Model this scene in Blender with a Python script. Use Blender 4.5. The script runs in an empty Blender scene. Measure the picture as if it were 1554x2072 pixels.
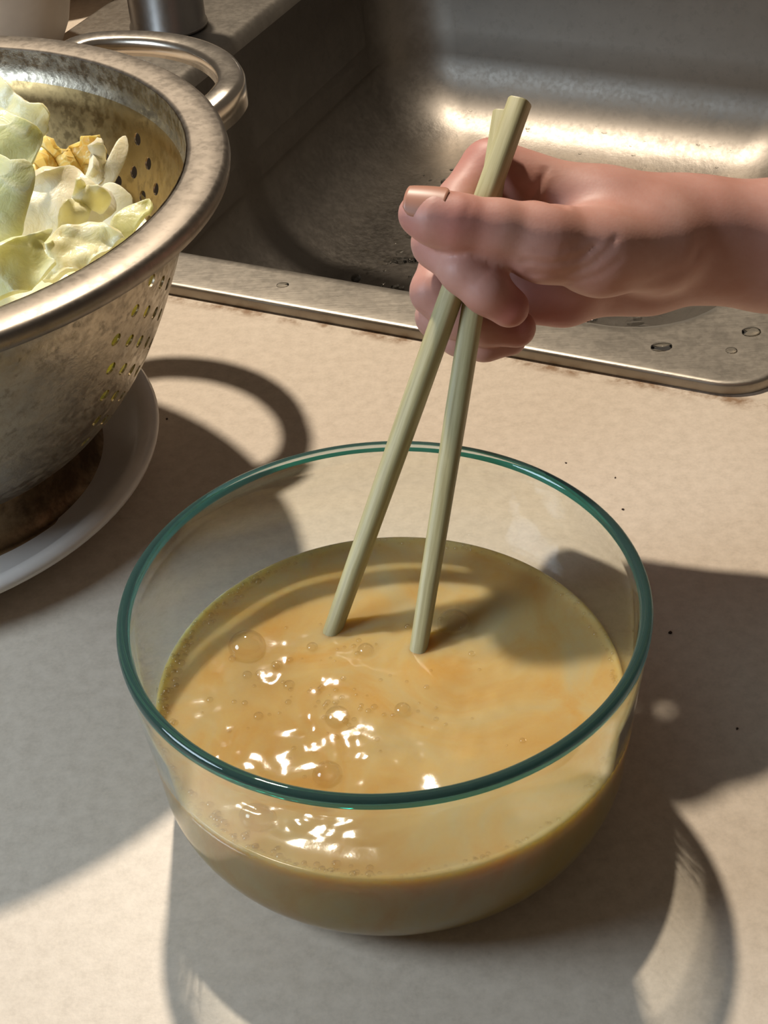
import bpy, bmesh, math, random
import numpy as np
from mathutils import Vector, Matrix, noise as mnoise

# ------------------------------------------------------------------ camera
sc = bpy.context.scene
COL = sc.collection
random.seed(7)
F = 3112.0                       # focal length in pixels of the 1554-wide frame
PITCH, ROLL = math.radians(38.45), math.radians(-3.77)
CAM = np.array([.002, -.3563, .3992])
fw = np.array([0, math.cos(PITCH), -math.sin(PITCH)])
_r0 = np.array([1., 0, 0]); _u0 = np.cross(_r0, fw)
rt = math.cos(ROLL) * _r0 + math.sin(ROLL) * _u0
up = -math.sin(ROLL) * _r0 + math.cos(ROLL) * _u0
cd = bpy.data.cameras.new('camera'); cam = bpy.data.objects.new('camera', cd); COL.objects.link(cam)
cam.matrix_world = Matrix(((rt[0], up[0], -fw[0], CAM[0]), (rt[1], up[1], -fw[1], CAM[1]), (rt[2], up[2], -fw[2], CAM[2]), (0, 0, 0, 1)))
cd.sensor_fit = 'HORIZONTAL'; cd.sensor_width = 36; cd.lens = F / 1554 * 36; cd.clip_start = .01
sc.camera = cam

# ------------------------------------------------------------------ world, lamps, exposure
sc.view_settings.view_transform = 'Standard'; sc.view_settings.look = 'None'
sc.view_settings.gamma = 1; sc.view_settings.use_curve_mapping = False
sc.view_settings.exposure = 0.0
w = bpy.data.worlds.new('room'); sc.world = w; w.use_nodes = True
wb = w.node_tree.nodes['Background']; wb.inputs[0].default_value = (1.0, .84, .68, 1); wb.inputs[1].default_value = .09

def lamp(name, loc, target, size, power, color, shape='DISK', size_y=None):
    l = bpy.data.lights.new(name, 'AREA'); l.shape = shape; l.size = size; l.energy = power; l.color = color
    if size_y: l.size_y = size_y
    o = bpy.data.objects.new(name, l); COL.objects.link(o); o.location = loc
    o.rotation_euler = (Vector(target) - Vector(loc)).to_track_quat('-Z', 'Y').to_euler()
    return o
KEY = lamp('key_lamp', (-.18, .85, 1.2), (0, .1, 0), .055, 21.5, (1.0, .875, .72))
FILL = lamp('window_light', (-.60, -.10, .42), (-.05, -.02, .03), .30, 4.0, (.70, .85, 1.0))
KEY.data.cycles.is_caustics_light = True

# ------------------------------------------------------------------ helpers
def at(px, py, D):               # point seen at a pixel, D metres deep
    return CAM + D * ((px - 777) / F * rt - (py - 1036) / F * up + fw)
def on_plane(px, py, P0, n):
    d = (px - 777) / F * rt - (py - 1036) / F * up + fw
    return CAM + d * (((P0 - CAM) @ n) / (d @ n))
def on_z(px, py, z): return on_plane(px, py, np.array([0, 0, z]), np.array([0, 0, 1.]))

def tag(o, label=None, cat=None, group=None, kind=None):
    if label: o['label'] = label
    if cat: o['category'] = cat
    if group: o['group'] = group
    if kind: o['kind'] = kind
    return o
def mesh_obj(name, verts, faces, mat, parent=None, smooth=True):
    me = bpy.data.meshes.new(name); me.from_pydata([tuple(map(float, v)) for v in verts], [], [tuple(map(int, f)) for f in faces])
    me.validate(); me.update()
    bm = bmesh.new(); bm.from_mesh(me); bmesh.ops.recalc_face_normals(bm, faces=bm.faces); bm.to_mesh(me); bm.free()
    if smooth: me.polygons.foreach_set('use_smooth', [True] * len(me.polygons))
    me.materials.append(mat)
    o = bpy.data.objects.new(name, me); COL.objects.link(o)
    if parent: o.parent = parent
    return o
def link_parent(o, p):
    o.parent = p; o.matrix_parent_inverse = p.matrix_basis.inverted()
def empty(name, loc=(0, 0, 0)):
    o = bpy.data.objects.new(name, None); o.empty_display_size = .02; o.location = loc; COL.objects.link(o); return o
def lathe(prof, n=96, close=False):
    V, Fc = [], []; m = len(prof)
    for r, z in prof:
        for k in range(n):
            a = 2 * math.pi * k / n; V.append((r * math.cos(a), r * math.sin(a), z))
    rng = m if close else m - 1
    for i in range(rng):
        j = (i + 1) % m
        for k in range(n):
            l = (k + 1) % n; Fc.append((i * n + k, i * n + l, j * n + l, j * n + k))
    return V, Fc
def cap(V, Fc, ring, flip=False):
    Fc.append(tuple(ring if not flip else ring[::-1]))
def bevel(o, w_, seg=2, ang=40):
    m = o.modifiers.new('bevel', 'BEVEL'); m.width = w_; m.segments = seg; m.limit_method = 'ANGLE'; m.angle_limit = math.radians(ang); return o

# ------------------------------------------------------------------ materials
class N:
    def __init__(self, name):
        self.m = bpy.data.materials.new(name); self.m.use_nodes = True
        self.t = self.m.node_tree; self.b = self.t.nodes['Principled BSDF']; self.o = self.t.nodes['Material Output']
    def n(self, typ, **kw):
        x = self.t.nodes.new(typ)
        for k, v in kw.items():
            if k.startswith('_'): setattr(x, k[1:], v)
            else: x.inputs[k.replace('__', ' ')].default_value = v
        return x
    def l(self, a, b): self.t.links.new(a, b)
    def set(self, **kw):
        for k, v in kw.items(): self.b.inputs[k.replace('__', ' ')].default_value = v
    def coord(self, kind='Object', scale=(1, 1, 1), rot=(0, 0, 0)):
        c = self.n('ShaderNodeTexCoord'); mp = self.n('ShaderNodeMapping'); mp.inputs['Scale'].default_value = scale; mp.inputs['Rotation'].default_value = rot
        self.l(c.outputs[kind], mp.inputs[0]); return mp.outputs[0]
    def noise(self, vec, scale, detail=4, rough=.5, dist=0):
        x = self.n('ShaderNodeTexNoise', Scale=scale, Detail=detail, Roughness=rough, Distortion=dist); self.l(vec, x.inputs['Vector']); return x.outputs['Fac']
    def ramp(self, fac, stops):
        r = self.n('ShaderNodeValToRGB'); e = r.color_ramp.elements
        while len(e) < len(stops): e.new(.5)
        for k, (p, c) in enumerate(stops): e[k].position = p; e[k].color = (*c, 1) if len(c) == 3 else c
        self.l(fac, r.inputs[0]); return r.outputs[0]
    def mix(self, fac, a, b, mode='MIX'):
        x = self.n('ShaderNodeMix', _data_type='RGBA', _blend_type=mode)
        for s, v in ((0, fac), (6, a), (7, b)):
            if hasattr(v, 'links'): self.l(v, x.inputs[s])
            else: x.inputs[s].default_value = v if s == 0 else (*v, 1)
        return x.outputs[2]
    def bump(self, h, strength, dist=.001, prev=None):
        x = self.n('ShaderNodeBump', Strength=strength, Distance=dist); self.l(h, x.inputs['Height'])
        if prev: self.l(prev, x.inputs['Normal'])
        return x.outputs[0]
    def math(self, op, a, b=None, clamp=False):
        x = self.n('ShaderNodeMath', _operation=op, _use_clamp=clamp)
        for s, v in ((0, a), (1, b)):
            if v is None: continue
            if hasattr(v, 'links'): self.l(v, x.inputs[s])
            else: x.inputs[s].default_value = v
        return x.outputs[0]
    def col(self, c): self.l(c, self.b.inputs['Base Color'])
    def rough(self, c): self.l(c, self.b.inputs['Roughness'])
    def nor(self, c): self.l(c, self.b.inputs['Normal'])
def lin(r, g, b):
    f = lambda c: (c / 255 / 12.92) if c / 255 <= .04045 else ((c / 255 + .055) / 1.055) ** 2.4
    return (f(r), f(g), f(b))

# sink coordinates: s along the near edge, t away from it
U = np.array([.903, -.430, 0]); Vv = np.array([.430, .903, 0])
SINK_A = math.atan2(-.430, .903)
def ST(s, t, z=0): return U * s + Vv * t + np.array([0, 0, z])

def m_counter():
    m = N('laminate'); v = m.coord('Object')
    a = m.noise(v, 700, 2, .6); b = m.noise(v, 190, 3, .6); c = m.noise(v, 9, 3, .5)
    base = m.ramp(b, [(.32, lin(192, 178, 160)), (.5, lin(201, 187, 169)), (.68, lin(209, 195, 177))])
    base = m.mix(m.math('MULTIPLY', m.ramp(a, [(.35, (0, 0, 0)), (.7, (1, 1, 1))]), .35), base, lin(222, 206, 186))
    base = m.mix(m.math('MULTIPLY', c, .2), base, lin(194, 178, 158))
    # brown water-stain line along the sink's edge (rotated so Y runs away from it)
    v2 = m.coord('Object', rot=(0, 0, -SINK_A)); sp = m.n('ShaderNodeSeparateXYZ'); m.l(v2, sp.inputs[0])
    dist = m.math('ABSOLUTE', m.math('SUBTRACT', sp.outputs['Y'], .2595))
    near = m.ramp(m.math('MULTIPLY', dist, 100), [(.12, (1, 1, 1)), (.62, (0, 0, 0))])
    n1 = m.noise(v, 60, 4, .7); n2 = m.ramp(n1, [(.44, (0, 0, 0)), (.62, (1, 1, 1))])
    base = m.mix(m.math('MULTIPLY', m.math('MULTIPLY', near, n2), .8), base, lin(120, 84, 44))
    m.col(base); m.set(Roughness=.42, Specular__IOR__Level=.35)
    m.nor(m.bump(a, .10, .0004)); return m.m
def m_steel(name, col=(200, 192, 180), rough=.3, mottled=0, brush=None, dirt=None, bumps=0.0, dirt_col=(120, 105, 75), bscale=120, wet=False):
    m = N(name); m.set(Metallic=1.0, Roughness=rough)
    v = m.coord('Object'); c = lin(*col); colr = None
    n2 = m.noise(v, 55, 6, .65); n3 = m.noise(v, 260, 3, .6)
    r = m.math('ADD', rough - .06, m.math('MULTIPLY', n2, .13))
    colr = m.ramp(n2, [(.3, tuple(x * (1 - .25 * mottled) for x in c)), (.7, c)])
    if mottled:
        r = m.math('ADD', r, m.math('MULTIPLY', m.ramp(n3, [(.4, (0, 0, 0)), (.6, (1, 1, 1))]), .16 * mottled))
        spots = m.ramp(m.noise(v, 130, 5, .7), [(.54, (0, 0, 0)), (.63, (1, 1, 1))])
        colr = m.mix(m.math('MULTIPLY', spots, .45 * mottled), colr, tuple(x * .45 for x in c))
    if dirt:
        d = m.ramp(m.noise(v, 22, 6, .7), [(dirt, (0, 0, 0)), (dirt + .2, (1, 1, 1))])
        colr = m.mix(m.math('MULTIPLY', d, .7), colr, lin(*dirt_col)); r = m.math('ADD', r, m.math('MULTIPLY', d, .15))
    nn = None
    if brush:
        vb = m.coord('Object', scale=brush, rot=(0, 0, -SINK_A)); nb = m.noise(vb, 60, 3, .6); nn = m.bump(nb, .12, .0006)
    if bumps:
        nn = m.bump(m.noise(v, bscale, 4, .6), bumps, .002, nn)
        if wet:                    # standing water only on the level floor
            ge = m.n('ShaderNodeNewGeometry'); sp = m.n('ShaderNodeSeparateXYZ'); m.l(ge.outputs['Normal'], sp.inputs[0])
            up_ = m.ramp(sp.outputs['Z'], [(.80, (.04, .04, .04)), (.99, (1, 1, 1))]); m.l(m.math('MULTIPLY', up_, bumps), nn.node.inputs['Strength'])
            r = m.math('SUBTRACT', r, m.math('MULTIPLY', up_, .10))
    m.col(colr); m.rough(r)
    if nn: m.nor(nn)
    return m.m
def m_glass(edge=False):
    m = N('glass_edge' if edge else 'glass'); m.set(Base__Color=(.97, 1, .985, 1), Roughness=0, IOR=1.5, Transmission__Weight=1.0)
    va = m.n('ShaderNodeVolumeAbsorption', Density=4.0 if edge else 9.0); va.inputs['Color'].default_value = (.05, .70, .66, 1)
    m.l(va.outputs[0], m.o.inputs['Volume'])
    if edge:                       # fire-polished rim: teal mixed into the surface stands for light piped through the glass
        tl = m.n('ShaderNodeBsdfTranslucent'); tl.inputs[0].default_value = (.5, 1.0, .97, 1); df = m.n('ShaderNodeBsdfDiffuse'); df.inputs[0].default_value = (.34, .62, .54, 1)
        mx = m.n('ShaderNodeMixShader'); mx.inputs[0].default_value = .25; m.l(tl.outputs[0], mx.inputs[1]); m.l(df.outputs[0], mx.inputs[2])
        m2 = m.n('ShaderNodeMixShader'); m2.inputs[0].default_value = .22; m.l(m.b.outputs[0], m2.inputs[1]); m.l(mx.outputs[0], m2.inputs[2]); m.l(m2.outputs[0], m.o.inputs['Surface'])
    return m.m
def m_egg():
    m = N('beaten_egg'); v = m.coord('Object'); n1 = m.noise(v, 26, 4, .55, 1.6); n2 = m.noise(v, 900, 1, .5)
    c = m.ramp(n1, [(.3, lin(193, 150, 82)), (.5, lin(193, 163, 106)), (.7, lin(186, 167, 122))])
    c = m.mix(m.math('MULTIPLY', n2, .12), c, lin(214, 186, 126))
    m.col(c); m.set(Roughness=.06, IOR=1.36, Subsurface__Weight=.9, Subsurface__Scale=.016); m.b.inputs['Subsurface Radius'].default_value = (1, .88, .42)
    m.nor(m.bump(n2, .02, .0003)); return m.m
def m_bubble():
    m = N('bubble_film'); g = m.n('ShaderNodeBsdfGlossy', Roughness=.03); tr = m.n('ShaderNodeBsdfTransparent'); lw = m.n('ShaderNodeLayerWeight', Blend=.25)
    mx = m.n('ShaderNodeMixShader'); f = m.math('ADD', m.math('MULTIPLY', lw.outputs['Facing'], .45), .04)
    m.l(f, mx.inputs[0]); m.l(tr.outputs[0], mx.inputs[1]); m.l(g.outputs[0], mx.inputs[2]); m.l(mx.outputs[0], m.o.inputs['Surface'])
    tr.inputs[0].default_value = (.98, .96, .92, 1); return m.m
def m_water():
    m = N('water'); g = m.n('ShaderNodeBsdfGlossy', Roughness=.02); tr = m.n('ShaderNodeBsdfTransparent'); tr.inputs[0].default_value = (.93, .93, .92, 1)
    fr_ = m.n('ShaderNodeFresnel', IOR=1.33); mx = m.n('ShaderNodeMixShader'); m.l(m.math('ADD', fr_.outputs[0], .02), mx.inputs[0]); m.l(tr.outputs[0], mx.inputs[1]); m.l(g.outputs[0], mx.inputs[2])
    m.l(mx.outputs[0], m.o.inputs['Surface']); return m.m
def m_wood():
    m = N('bamboo'); v = m.coord('Object', scale=(1, 1, .05)); n1 = m.noise(v, 900, 4, .6); n2 = m.noise(m.coord('Object'), 40, 3, .5)
    c = m.ramp(n1, [(.3, lin(160, 148, 106)), (.55, lin(180, 170, 128)), (.75, lin(192, 182, 142))])
    c = m.mix(m.math('MULTIPLY', n2, .3), c, lin(168, 160, 110))
    m.col(c); m.set(Roughness=.5); m.nor(m.bump(n1, .2, .0003)); return m.m
def m_skin():
    m = N('skin'); v = m.coord('Object'); n1 = m.noise(v, 45, 4, .6); n2 = m.noise(v, 330, 3, .6)
    vo = m.n('ShaderNodeTexVoronoi', Scale=900); m.l(v, vo.inputs['Vector'])
    c = m.ramp(n1, [(.3, lin(180, 127, 111)), (.55, lin(188, 140, 126)), (.75, lin(196, 151, 138))])
    at_ = m.n('ShaderNodeAttribute', _attribute_name='blush')
    c = m.mix(at_.outputs['Fac'], c, lin(166, 86, 78))
    m.col(c); m.set(Roughness=.5, IOR=1.4, Subsurface__Weight=.15, Subsurface__Scale=.003); m.b.inputs['Subsurface Radius'].default_value = (1, .35, .2)
    m.nor(m.bump(vo.outputs['Distance'], .05, .0004, m.bump(n2, .05, .0005))); return m.m
def m_plain(name, c, rough=.5, **kw):
    m = N(name); v = m.coord('Object'); n1 = m.noise(v, 60, 4, .6); c = lin(*c)
    m.col(m.ramp(n1, [(.3, tuple(x * .92 for x in c)), (.7, c)])); m.set(Roughness=rough, **kw); return m.m
def m_leaf(name, a, b, vein, sss=.5, vs=38):
    m = N(name); v = m.coord('Object'); n1 = m.noise(v, 30, 4, .6); n2 = m.noise(v, 160, 4, .6, .5)
    c = m.ramp(n1, [(.3, lin(*a)), (.68, lin(*b))])
    w_ = m.n('ShaderNodeTexVoronoi', Scale=vs, _feature='DISTANCE_TO_EDGE'); 
    dv = m.n('ShaderNodeVectorMath', _operation='ADD'); nz = m.n('ShaderNodeTexNoise', Scale=50); m.l(v, nz.inputs['Vector'])
    sc_ = m.n('ShaderNodeVectorMath', _operation='SCALE'); sc_.inputs['Scale'].default_value = .02; m.l(nz.outputs['Color'], sc_.inputs[0])
    m.l(v, dv.inputs[0]); m.l(sc_.outputs[0], dv.inputs[1]); m.l(dv.outputs[0], w_.inputs['Vector'])
    ve = m.ramp(w_.outputs['Distance'], [(.0, (1, 1, 1)), (.09, (0, 0, 0))])
    c = m.mix(m.math('MULTIPLY', ve, .55), c, lin(*vein))
    m.col(c); m.set(Roughness=.38, Subsurface__Weight=sss, Subsurface__Scale=.004); m.b.inputs['Subsurface Radius'].default_value = (1, .9, .5)
    m.nor(m.bump(n2, .35, .002, m.bump(ve, .25, .001))); return m.m

M_counter = m_counter()
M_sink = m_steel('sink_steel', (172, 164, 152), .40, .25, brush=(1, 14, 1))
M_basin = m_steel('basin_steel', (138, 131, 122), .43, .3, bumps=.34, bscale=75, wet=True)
M_col_out = m_steel('colander_steel', (184, 173, 154), .31, 1.3, bumps=.2, bscale=170)
M_col_in = m_steel('cabbage_reflection_steel', (158, 134, 92), .32, .8)  # inner wall: yellow reflection of the cabbage put into the steel's colour
M_rim = m_steel('rolled_steel', (140, 131, 120), .4, .5)
M_handle = m_steel('polished_steel', (214, 204, 190), .22, .15)
M_foot = m_steel('tarnished_steel', (176, 148, 114), .34, .8, dirt=.45, dirt_col=(60, 44, 30))
M_faucet = m_steel('faucet_steel', (150, 146, 142), .3, .2)
M_glass = m_glass(); M_glass_edge = m_glass(True); M_egg = m_egg(); M_bubble = m_bubble(); M_water = m_water(); M_wood = m_wood(); M_skin = m_skin()
M_nail = m_plain('nail', (176, 124, 102), .42)
M_white = m_plain('white_plastic', (218, 200, 180), .4)
M_plate = m_plain('white_plate', (214, 206, 198), .3)
M_crumb = m_plain('crumb', (50, 30, 16), .8)

# ------------------------------------------------------------------ counter and sink
def rrect(s0, s1, t0, t1, r, z, n=12):
    P = []
    for (cs, ct, a0) in ((s1 - r, t1 - r, 0), (s0 + r, t1 - r, 90), (s0 + r, t0 + r, 180), (s1 - r, t0 + r, 270)):
        for k in range(n + 1):
            a = math.radians(a0 + 90 * k / n); P.append(ST(cs + r * math.cos(a), ct + r * math.sin(a), z))
    return P
def loops(Ls, fill_last=False, close=False):
    V, Fc = [], []; n = len(Ls[0])
    for L in Ls: V += list(L)
    m = len(Ls)
    for i in range(m if close else m - 1):
        j = (i + 1) % m
        for k in range(n): Fc.append((i * n + k, i * n + (k + 1) % n, j * n + (k + 1) % n, j * n + k))
    if fill_last: Fc.append(tuple((m - 1) * n + k for k in range(n)))
    return V, Fc
SO = (-.48, .073, .262, .870)          # outer edge of the sink rim
SI = (-.364, .036, .297, .832)         # basin mouth
Lc = []
ho = (SO[0] + .008, SO[1] - .008, SO[2] + .008, SO[3] - .008)
for z in (0, -.035):
    Lc.append(('h', z))
outer = lambda z: rrect(-1.25, .95, -.62, 1.02, .02, z)
hole = lambda z: rrect(*ho, .022, z)
V, Fc = loops([outer(0), hole(0), hole(-.035), outer(-.035)], close=True)
counter = mesh_obj('countertop', V, Fc, M_counter, smooth=False)
tag(counter, 'beige speckled laminate countertop under the glass bowl and colander', 'countertop')
counter.cycles.is_caustics_receiver = True

Ls = []
for (d, z) in ((0, 0.0003), (.0003, .0042), (.0007, .0051), (.0015, .0056), (.003, .0057), (.008, .0055)):
    Ls.append(rrect(SO[0] + d, SO[1] - d, SO[2] + d, SO[3] - d, .028 - d * .5, z))
for (d, z) in ((-.006, .0046), (-.002, .0042), (.001, .003), (.0035, -.001), (.005, -.006)):
    Ls.append(rrect(SI[0] + d, SI[1] - d, SI[2] + d, SI[3] - d, .055, z))
V, Fc = loops(Ls)
sink = empty('kitchen_sink', ST(-.15, .55, 0))
tag(sink, 'stainless steel drop-in kitchen sink with wet basin behind the hand', 'sink')
def child(o, p):
    o.parent = p; o.matrix_parent_inverse = Matrix.Translation(-Vector(p.location)); return o
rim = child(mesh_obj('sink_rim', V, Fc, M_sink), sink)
Ls = []
ZF = -.150
for (d, z) in ((.005, -.006), (.008, -.03), (.014, -.074)):
    Ls.append(rrect(SI[0] + d, SI[1] - d, SI[2] + d, SI[3] - d, .055, z))
R_ = .07
for k in range(0, 9):
    a = math.radians(90 * k / 8); d = .016 + R_ * (1 - math.cos(a)); z = ZF + R_ - R_ * math.sin(a)
    Ls.append(rrect(SI[0] + d, SI[1] - d, SI[2] + d, SI[3] - d, max(.055 - R_ * (1 - math.cos(a)) * .4, .02), z))
for f_ in (.5, .12):
    cs, ct = (SI[0] + SI[1]) / 2, (SI[2] + SI[3]) / 2; L = Ls[10]
    c = ST(cs, ct, ZF); Ls.append([c + (p - c) * f_ + np.array([0, 0, -.004 * (1 - f_)]) for p in Ls[11 - 0 if len(Ls) > 12 else 11]])
V, Fc = loops(Ls, fill_last=True)
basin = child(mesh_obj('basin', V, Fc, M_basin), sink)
# drain
V, Fc = lathe([(.0, .004), (.02, .004), (.022, .0025), (.034, .003), (.042, .0035), (.044, .001)], 40)
dr = mesh_obj('drain', V, Fc, M_sink); dr.location = ST(-.165, .56, ZF - .0035); child(dr, sink)

# water left in the basin: many droplets, nobody could count them
def droplets(name, spots, mat):
    V, Fc = [], []
    base, bf = [], []
    nr, ns = 4, 12
    for i in range(nr):
        e = math.radians(90 * i / nr)
        for k in range(ns):
            a = 2 * math.pi * k / ns; base.append((math.cos(e) * math.cos(a), math.cos(e) * math.sin(a), math.sin(e)))
    base.append((0, 0, 1))
    for i in range(nr - 1):
        for k in range(ns): bf.append((i * ns + k, i * ns + (k + 1) % ns, (i + 1) * ns + (k + 1) % ns, (i + 1) * ns + k))
    for k in range(ns): bf.append(((nr - 1) * ns + k, (nr - 1) * ns + (k + 1) % ns, nr * ns))
    bf.append(tuple(range(ns))[::-1])
    for (p, r, sx, ang, h) in spots:
        o = len(V); ca, sa = math.cos(ang), math.sin(ang)
        for (x, y, z) in base:
            X, Y = x * r * sx, y * r; V.append((p[0] + X * ca - Y * sa, p[1] + X * sa + Y * ca, p[2] + z * r * h))
        Fc += [tuple(o + i for i in f) for f in bf]
    return mesh_obj(name, V, Fc, mat)
rnd = random.Random(3)
sp = []
for _ in range(900):
    s, t = rnd.uniform(-.29, -.03), rnd.uniform(.36, .795)
    sp.append((ST(s, t, ZF - .0009 + R_ - math.sqrt(R_ ** 2 - max(0, t - .746) ** 2)), rnd.choice((.0012, .0018, .0026, .0036) if t < .74 else (.0010, .0014, .0019)) * rnd.uniform(.7, 1.3), rnd.uniform(.8, 2.2), rnd.uniform(0, 6), .3))
wd = droplets('basin_water', sp, M_water); wd['kind'] = 'stuff'; child(wd, sink)

# faucet on the sink's ledge
fa = empty('faucet', ST(-.414, .578, .0055)); tag(fa, 'dark steel kitchen faucet standing on the ledge of the sink', 'faucet')
V, Fc = lathe([(0, 0), (.0268, 0), (.0274, .001), (.0270, .0025), (.0260, .004), (.0258, .085), (.025, .088), (.022, .09), (0, .09)], 48)
o = mesh_obj('body', V, Fc, M_faucet); o.parent = fa
V, Fc = lathe([(.0, .09), (.0165, .09), (.017, .092), (.017, .12), (.014, .124), (0, .124)], 40)
o = mesh_obj('cap', V, Fc, M_faucet); o.parent = fa
pts = [Vector((0, 0, .105)), Vector(U * .04) + Vector((0, 0, .15)), Vector(U * .11) + Vector((0, 0, .18)), Vector(U * .18) + Vector((0, 0, .175)), Vector(U * .2) + Vector((0, 0, .15))]
def tube(path, rad, n=16, caps=True):
    V, Fc = [], []
    path = [Vector(p) for p in path]; m = len(path); t0 = None
    for i, p in enumerate(path):
        t = (path[min(i + 1, m - 1)] - path[max(i - 1, 0)]).normalized()
        if i == 0:
            x = t.orthogonal().normalized()
        else:
            x = (x - t * x.dot(t)).normalized()
        y = t.cross(x); r = rad[i] if hasattr(rad, '__len__') else rad
        for k in range(n):
            a = 2 * math.pi * k / n; V.append(p + (x * math.cos(a) + y * math.sin(a)) * r)
    for i in range(m - 1):
        for k in range(n): Fc.append((i * n + k, i * n + (k + 1) % n, (i + 1) * n + (k + 1) % n, (i + 1) * n + k))
    if caps: Fc += [tuple(range(n))[::-1], tuple((m - 1) * n + k for k in range(n))]
    return V, Fc
def smooth_path(P, n):
    P = [np.array(p, float) for p in P]; P = [2 * P[0] - P[1]] + P + [2 * P[-1] - P[-2]]; out = []
    for i in range(1, len(P) - 2):
        for k in range(n):
            t = k / n; a, b, c, d = P[i - 1], P[i], P[i + 1], P[i + 2]
            out.append(.5 * ((2 * b) + (-a + c) * t + (2 * a - 5 * b + 4 * c - d) * t * t + (-a + 3 * b - 3 * c + d) * t ** 3))
    out.append(P[-2]); return out
V, Fc = tube(smooth_path(pts, 6), .011); o = mesh_obj('spout', V, Fc, M_faucet); o.parent = fa

# two white bowls behind the colander
def white_bowl(loc, R, H, label):
    V, Fc = lathe([(0, 0), (R * .55, 0), (R * .62, .004), (R * .80, H * .3), (R * .92, H * .65), (R, H), (R + .004, H + .001), (R + .003, H - .002), (R - .003, H - .004),
                   (R * .9, H * .65), (R * .78, H * .3), (R * .6, .008), (0, .007)], 80)
    o = mesh_obj('plastic_bowl', V, Fc, M_white); o.location = loc; tag(o, label, 'bowl', 'white plastic bowls behind the colander'); return o
white_bowl(tuple(on_z(6, 130, .0)), .062, .09, 'white plastic bowl behind the colander, front one of the two')
white_bowl(tuple(on_z(104, -36, .0)), .076, .085, 'white plastic bowl farther back, its edge beside the faucet')

# ------------------------------------------------------------------ glass bowl
H = .083
def outer_r(z):
    Rt, a, b = .0775, .024, .026
    if z <= b:
        q = max(0, 1 - ((b - z) / b) ** 2); return Rt - a + a * math.sqrt(q)
    t = (z - b) / (H - .008 - b)
    return Rt + (.0818 - Rt) * min(t, 1)
TH, BT = .0032, .0030
prof = []
for k in range(0, 13): 
    z = .026 * (1 - math.cos(math.radians(90 * k / 12))); prof.append((outer_r(z), z))
for z in (.036, .048, .06, .07, .0745): prof.append((outer_r(z), z))
prof += [(.0820, .0775), (.0825, .0795), (.0826, .0812), (.0822, .0824), (.0812, .083), (.0800, .0829), (.0790, .0821), (.0785, .0806)]
for z in (.075, .06, .048, .036): prof.append((outer_r(z) - TH, z))
for k in range(12, -1, -1):
    z = .026 * (1 - math.cos(math.radians(90 * k / 12))); prof.append((outer_r(z) - TH * (.78 + .22 * k / 12), BT + z * (1 - BT / .026)))
def inner_r(z):
    zz = (z - BT) / (1 - BT / .026) if z < .026 else z
    k = 12 * math.acos(max(-1, min(1, 1 - max(zz, 0) / .026))) / (math.pi / 2) if zz < .026 else 12
    return outer_r(max(zz, 0)) - TH * (.78 + .22 * k / 12)
n = 160
V, Fc = lathe(prof, n)
bot = len(V); V.append((0, 0, 0)); V.append((0, 0, BT)); m_ = len(prof) - 1
for k in range(n):
    Fc.append((bot, (k + 1) % n, k)); Fc.append((bot + 1, m_ * n + k, m_ * n + (k + 1) % n))
bowl = mesh_obj('glass_bowl', V, Fc, M_glass); bowl.location = (0, 0, .0004)
tag(bowl, 'clear round glass bowl with teal rim, full of beaten egg', 'bowl')
bowl.data.materials.append(M_glass_edge)
for p_ in bowl.data.polygons:
    if p_.center.z > .0790: p_.material_index = 1
bowl.cycles.is_caustics_caster = True

# ------------------------------------------------------------------ beaten egg
LZ = .0425
def egg_h(x, y):
    r = math.hypot(x, y); a = math.atan2(y, x)
    h = .0007 * mnoise.noise(Vector((x * 30, y * 30, 1.3))) + .00022 * mnoise.noise(Vector((x * 80, y * 80, 4.1)))
    # churned hollows and ridges round the sticks
    for (cx, cy, s, amp) in ((-.020, .010, .012, .0012), (.012, .002, .010, .0012), (-.004, -.012, .012, .0010), (.036, .012, .016, -.0016), (-.040, .004, .013, -.0012), (.02, -.04, .012, .0012), (-.012, -.045, .012, .001)):
        d2 = ((x - cx) ** 2 + (y - cy) ** 2) / s ** 2
        if d2 < 8: h += amp * math.exp(-d2)
    c = math.exp(-((r - .03) / .018) ** 2)
    h += c * .00036 * mnoise.noise(Vector((x * 190, y * 190, 7.7)))
    wl = math.exp(-((r - .058) / .009) ** 2) * max(0, -math.cos(a - .75)) ; h += wl * .0003 * mnoise.noise(Vector((x * 230, y * 230, 2.2)))
    h *= min(1, (.074 - r) / .012) if r < .074 else 0
    h += .0014 * math.exp(-(.0745 - min(r, .0745)) / .0016)
    return h
V, Fc = [(0, 0, LZ + egg_h(0, 0))], []
NR, NA = 110, 240; RL = inner_r(LZ) + .0001
for i in range(1, NR + 1):
    r = RL * i / NR
    for k in range(NA):
        a = 2 * math.pi * k / NA; x, y = r * math.cos(a), r * math.sin(a); V.append((x, y, LZ + egg_h(x, y)))
for k in range(NA): Fc.append((0, 1 + k, 1 + (k + 1) % NA))
for i in range(NR - 1):
    for k in range(NA): Fc.append((1 + i * NA + k, 1 + (i + 1) * NA + k, 1 + (i + 1) * NA + (k + 1) % NA, 1 + i * NA + (k + 1) % NA))
last = 1 + (NR - 1) * NA
zs = [.036, .03, .025, .021, .017, .0135, .0105, .008, .006, .0045, .0037, .0032]
for z in zs:
    st = len(V); r = inner_r(z) + .0001
    for k in range(NA): a = 2 * math.pi * k / NA; V.append((r * math.cos(a), r * math.sin(a), z))
    for k in range(NA): Fc.append((last + k, st + k, st + (k + 1) % NA, last + (k + 1) % NA))
    last = st
V.append((0, 0, .0031))
for k in range(NA): Fc.append((last + k, len(V) - 1, last + (k + 1) % NA))
egg = mesh_obj('beaten_egg', V, Fc, M_egg); egg.location = (0, 0, .0004)
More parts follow.
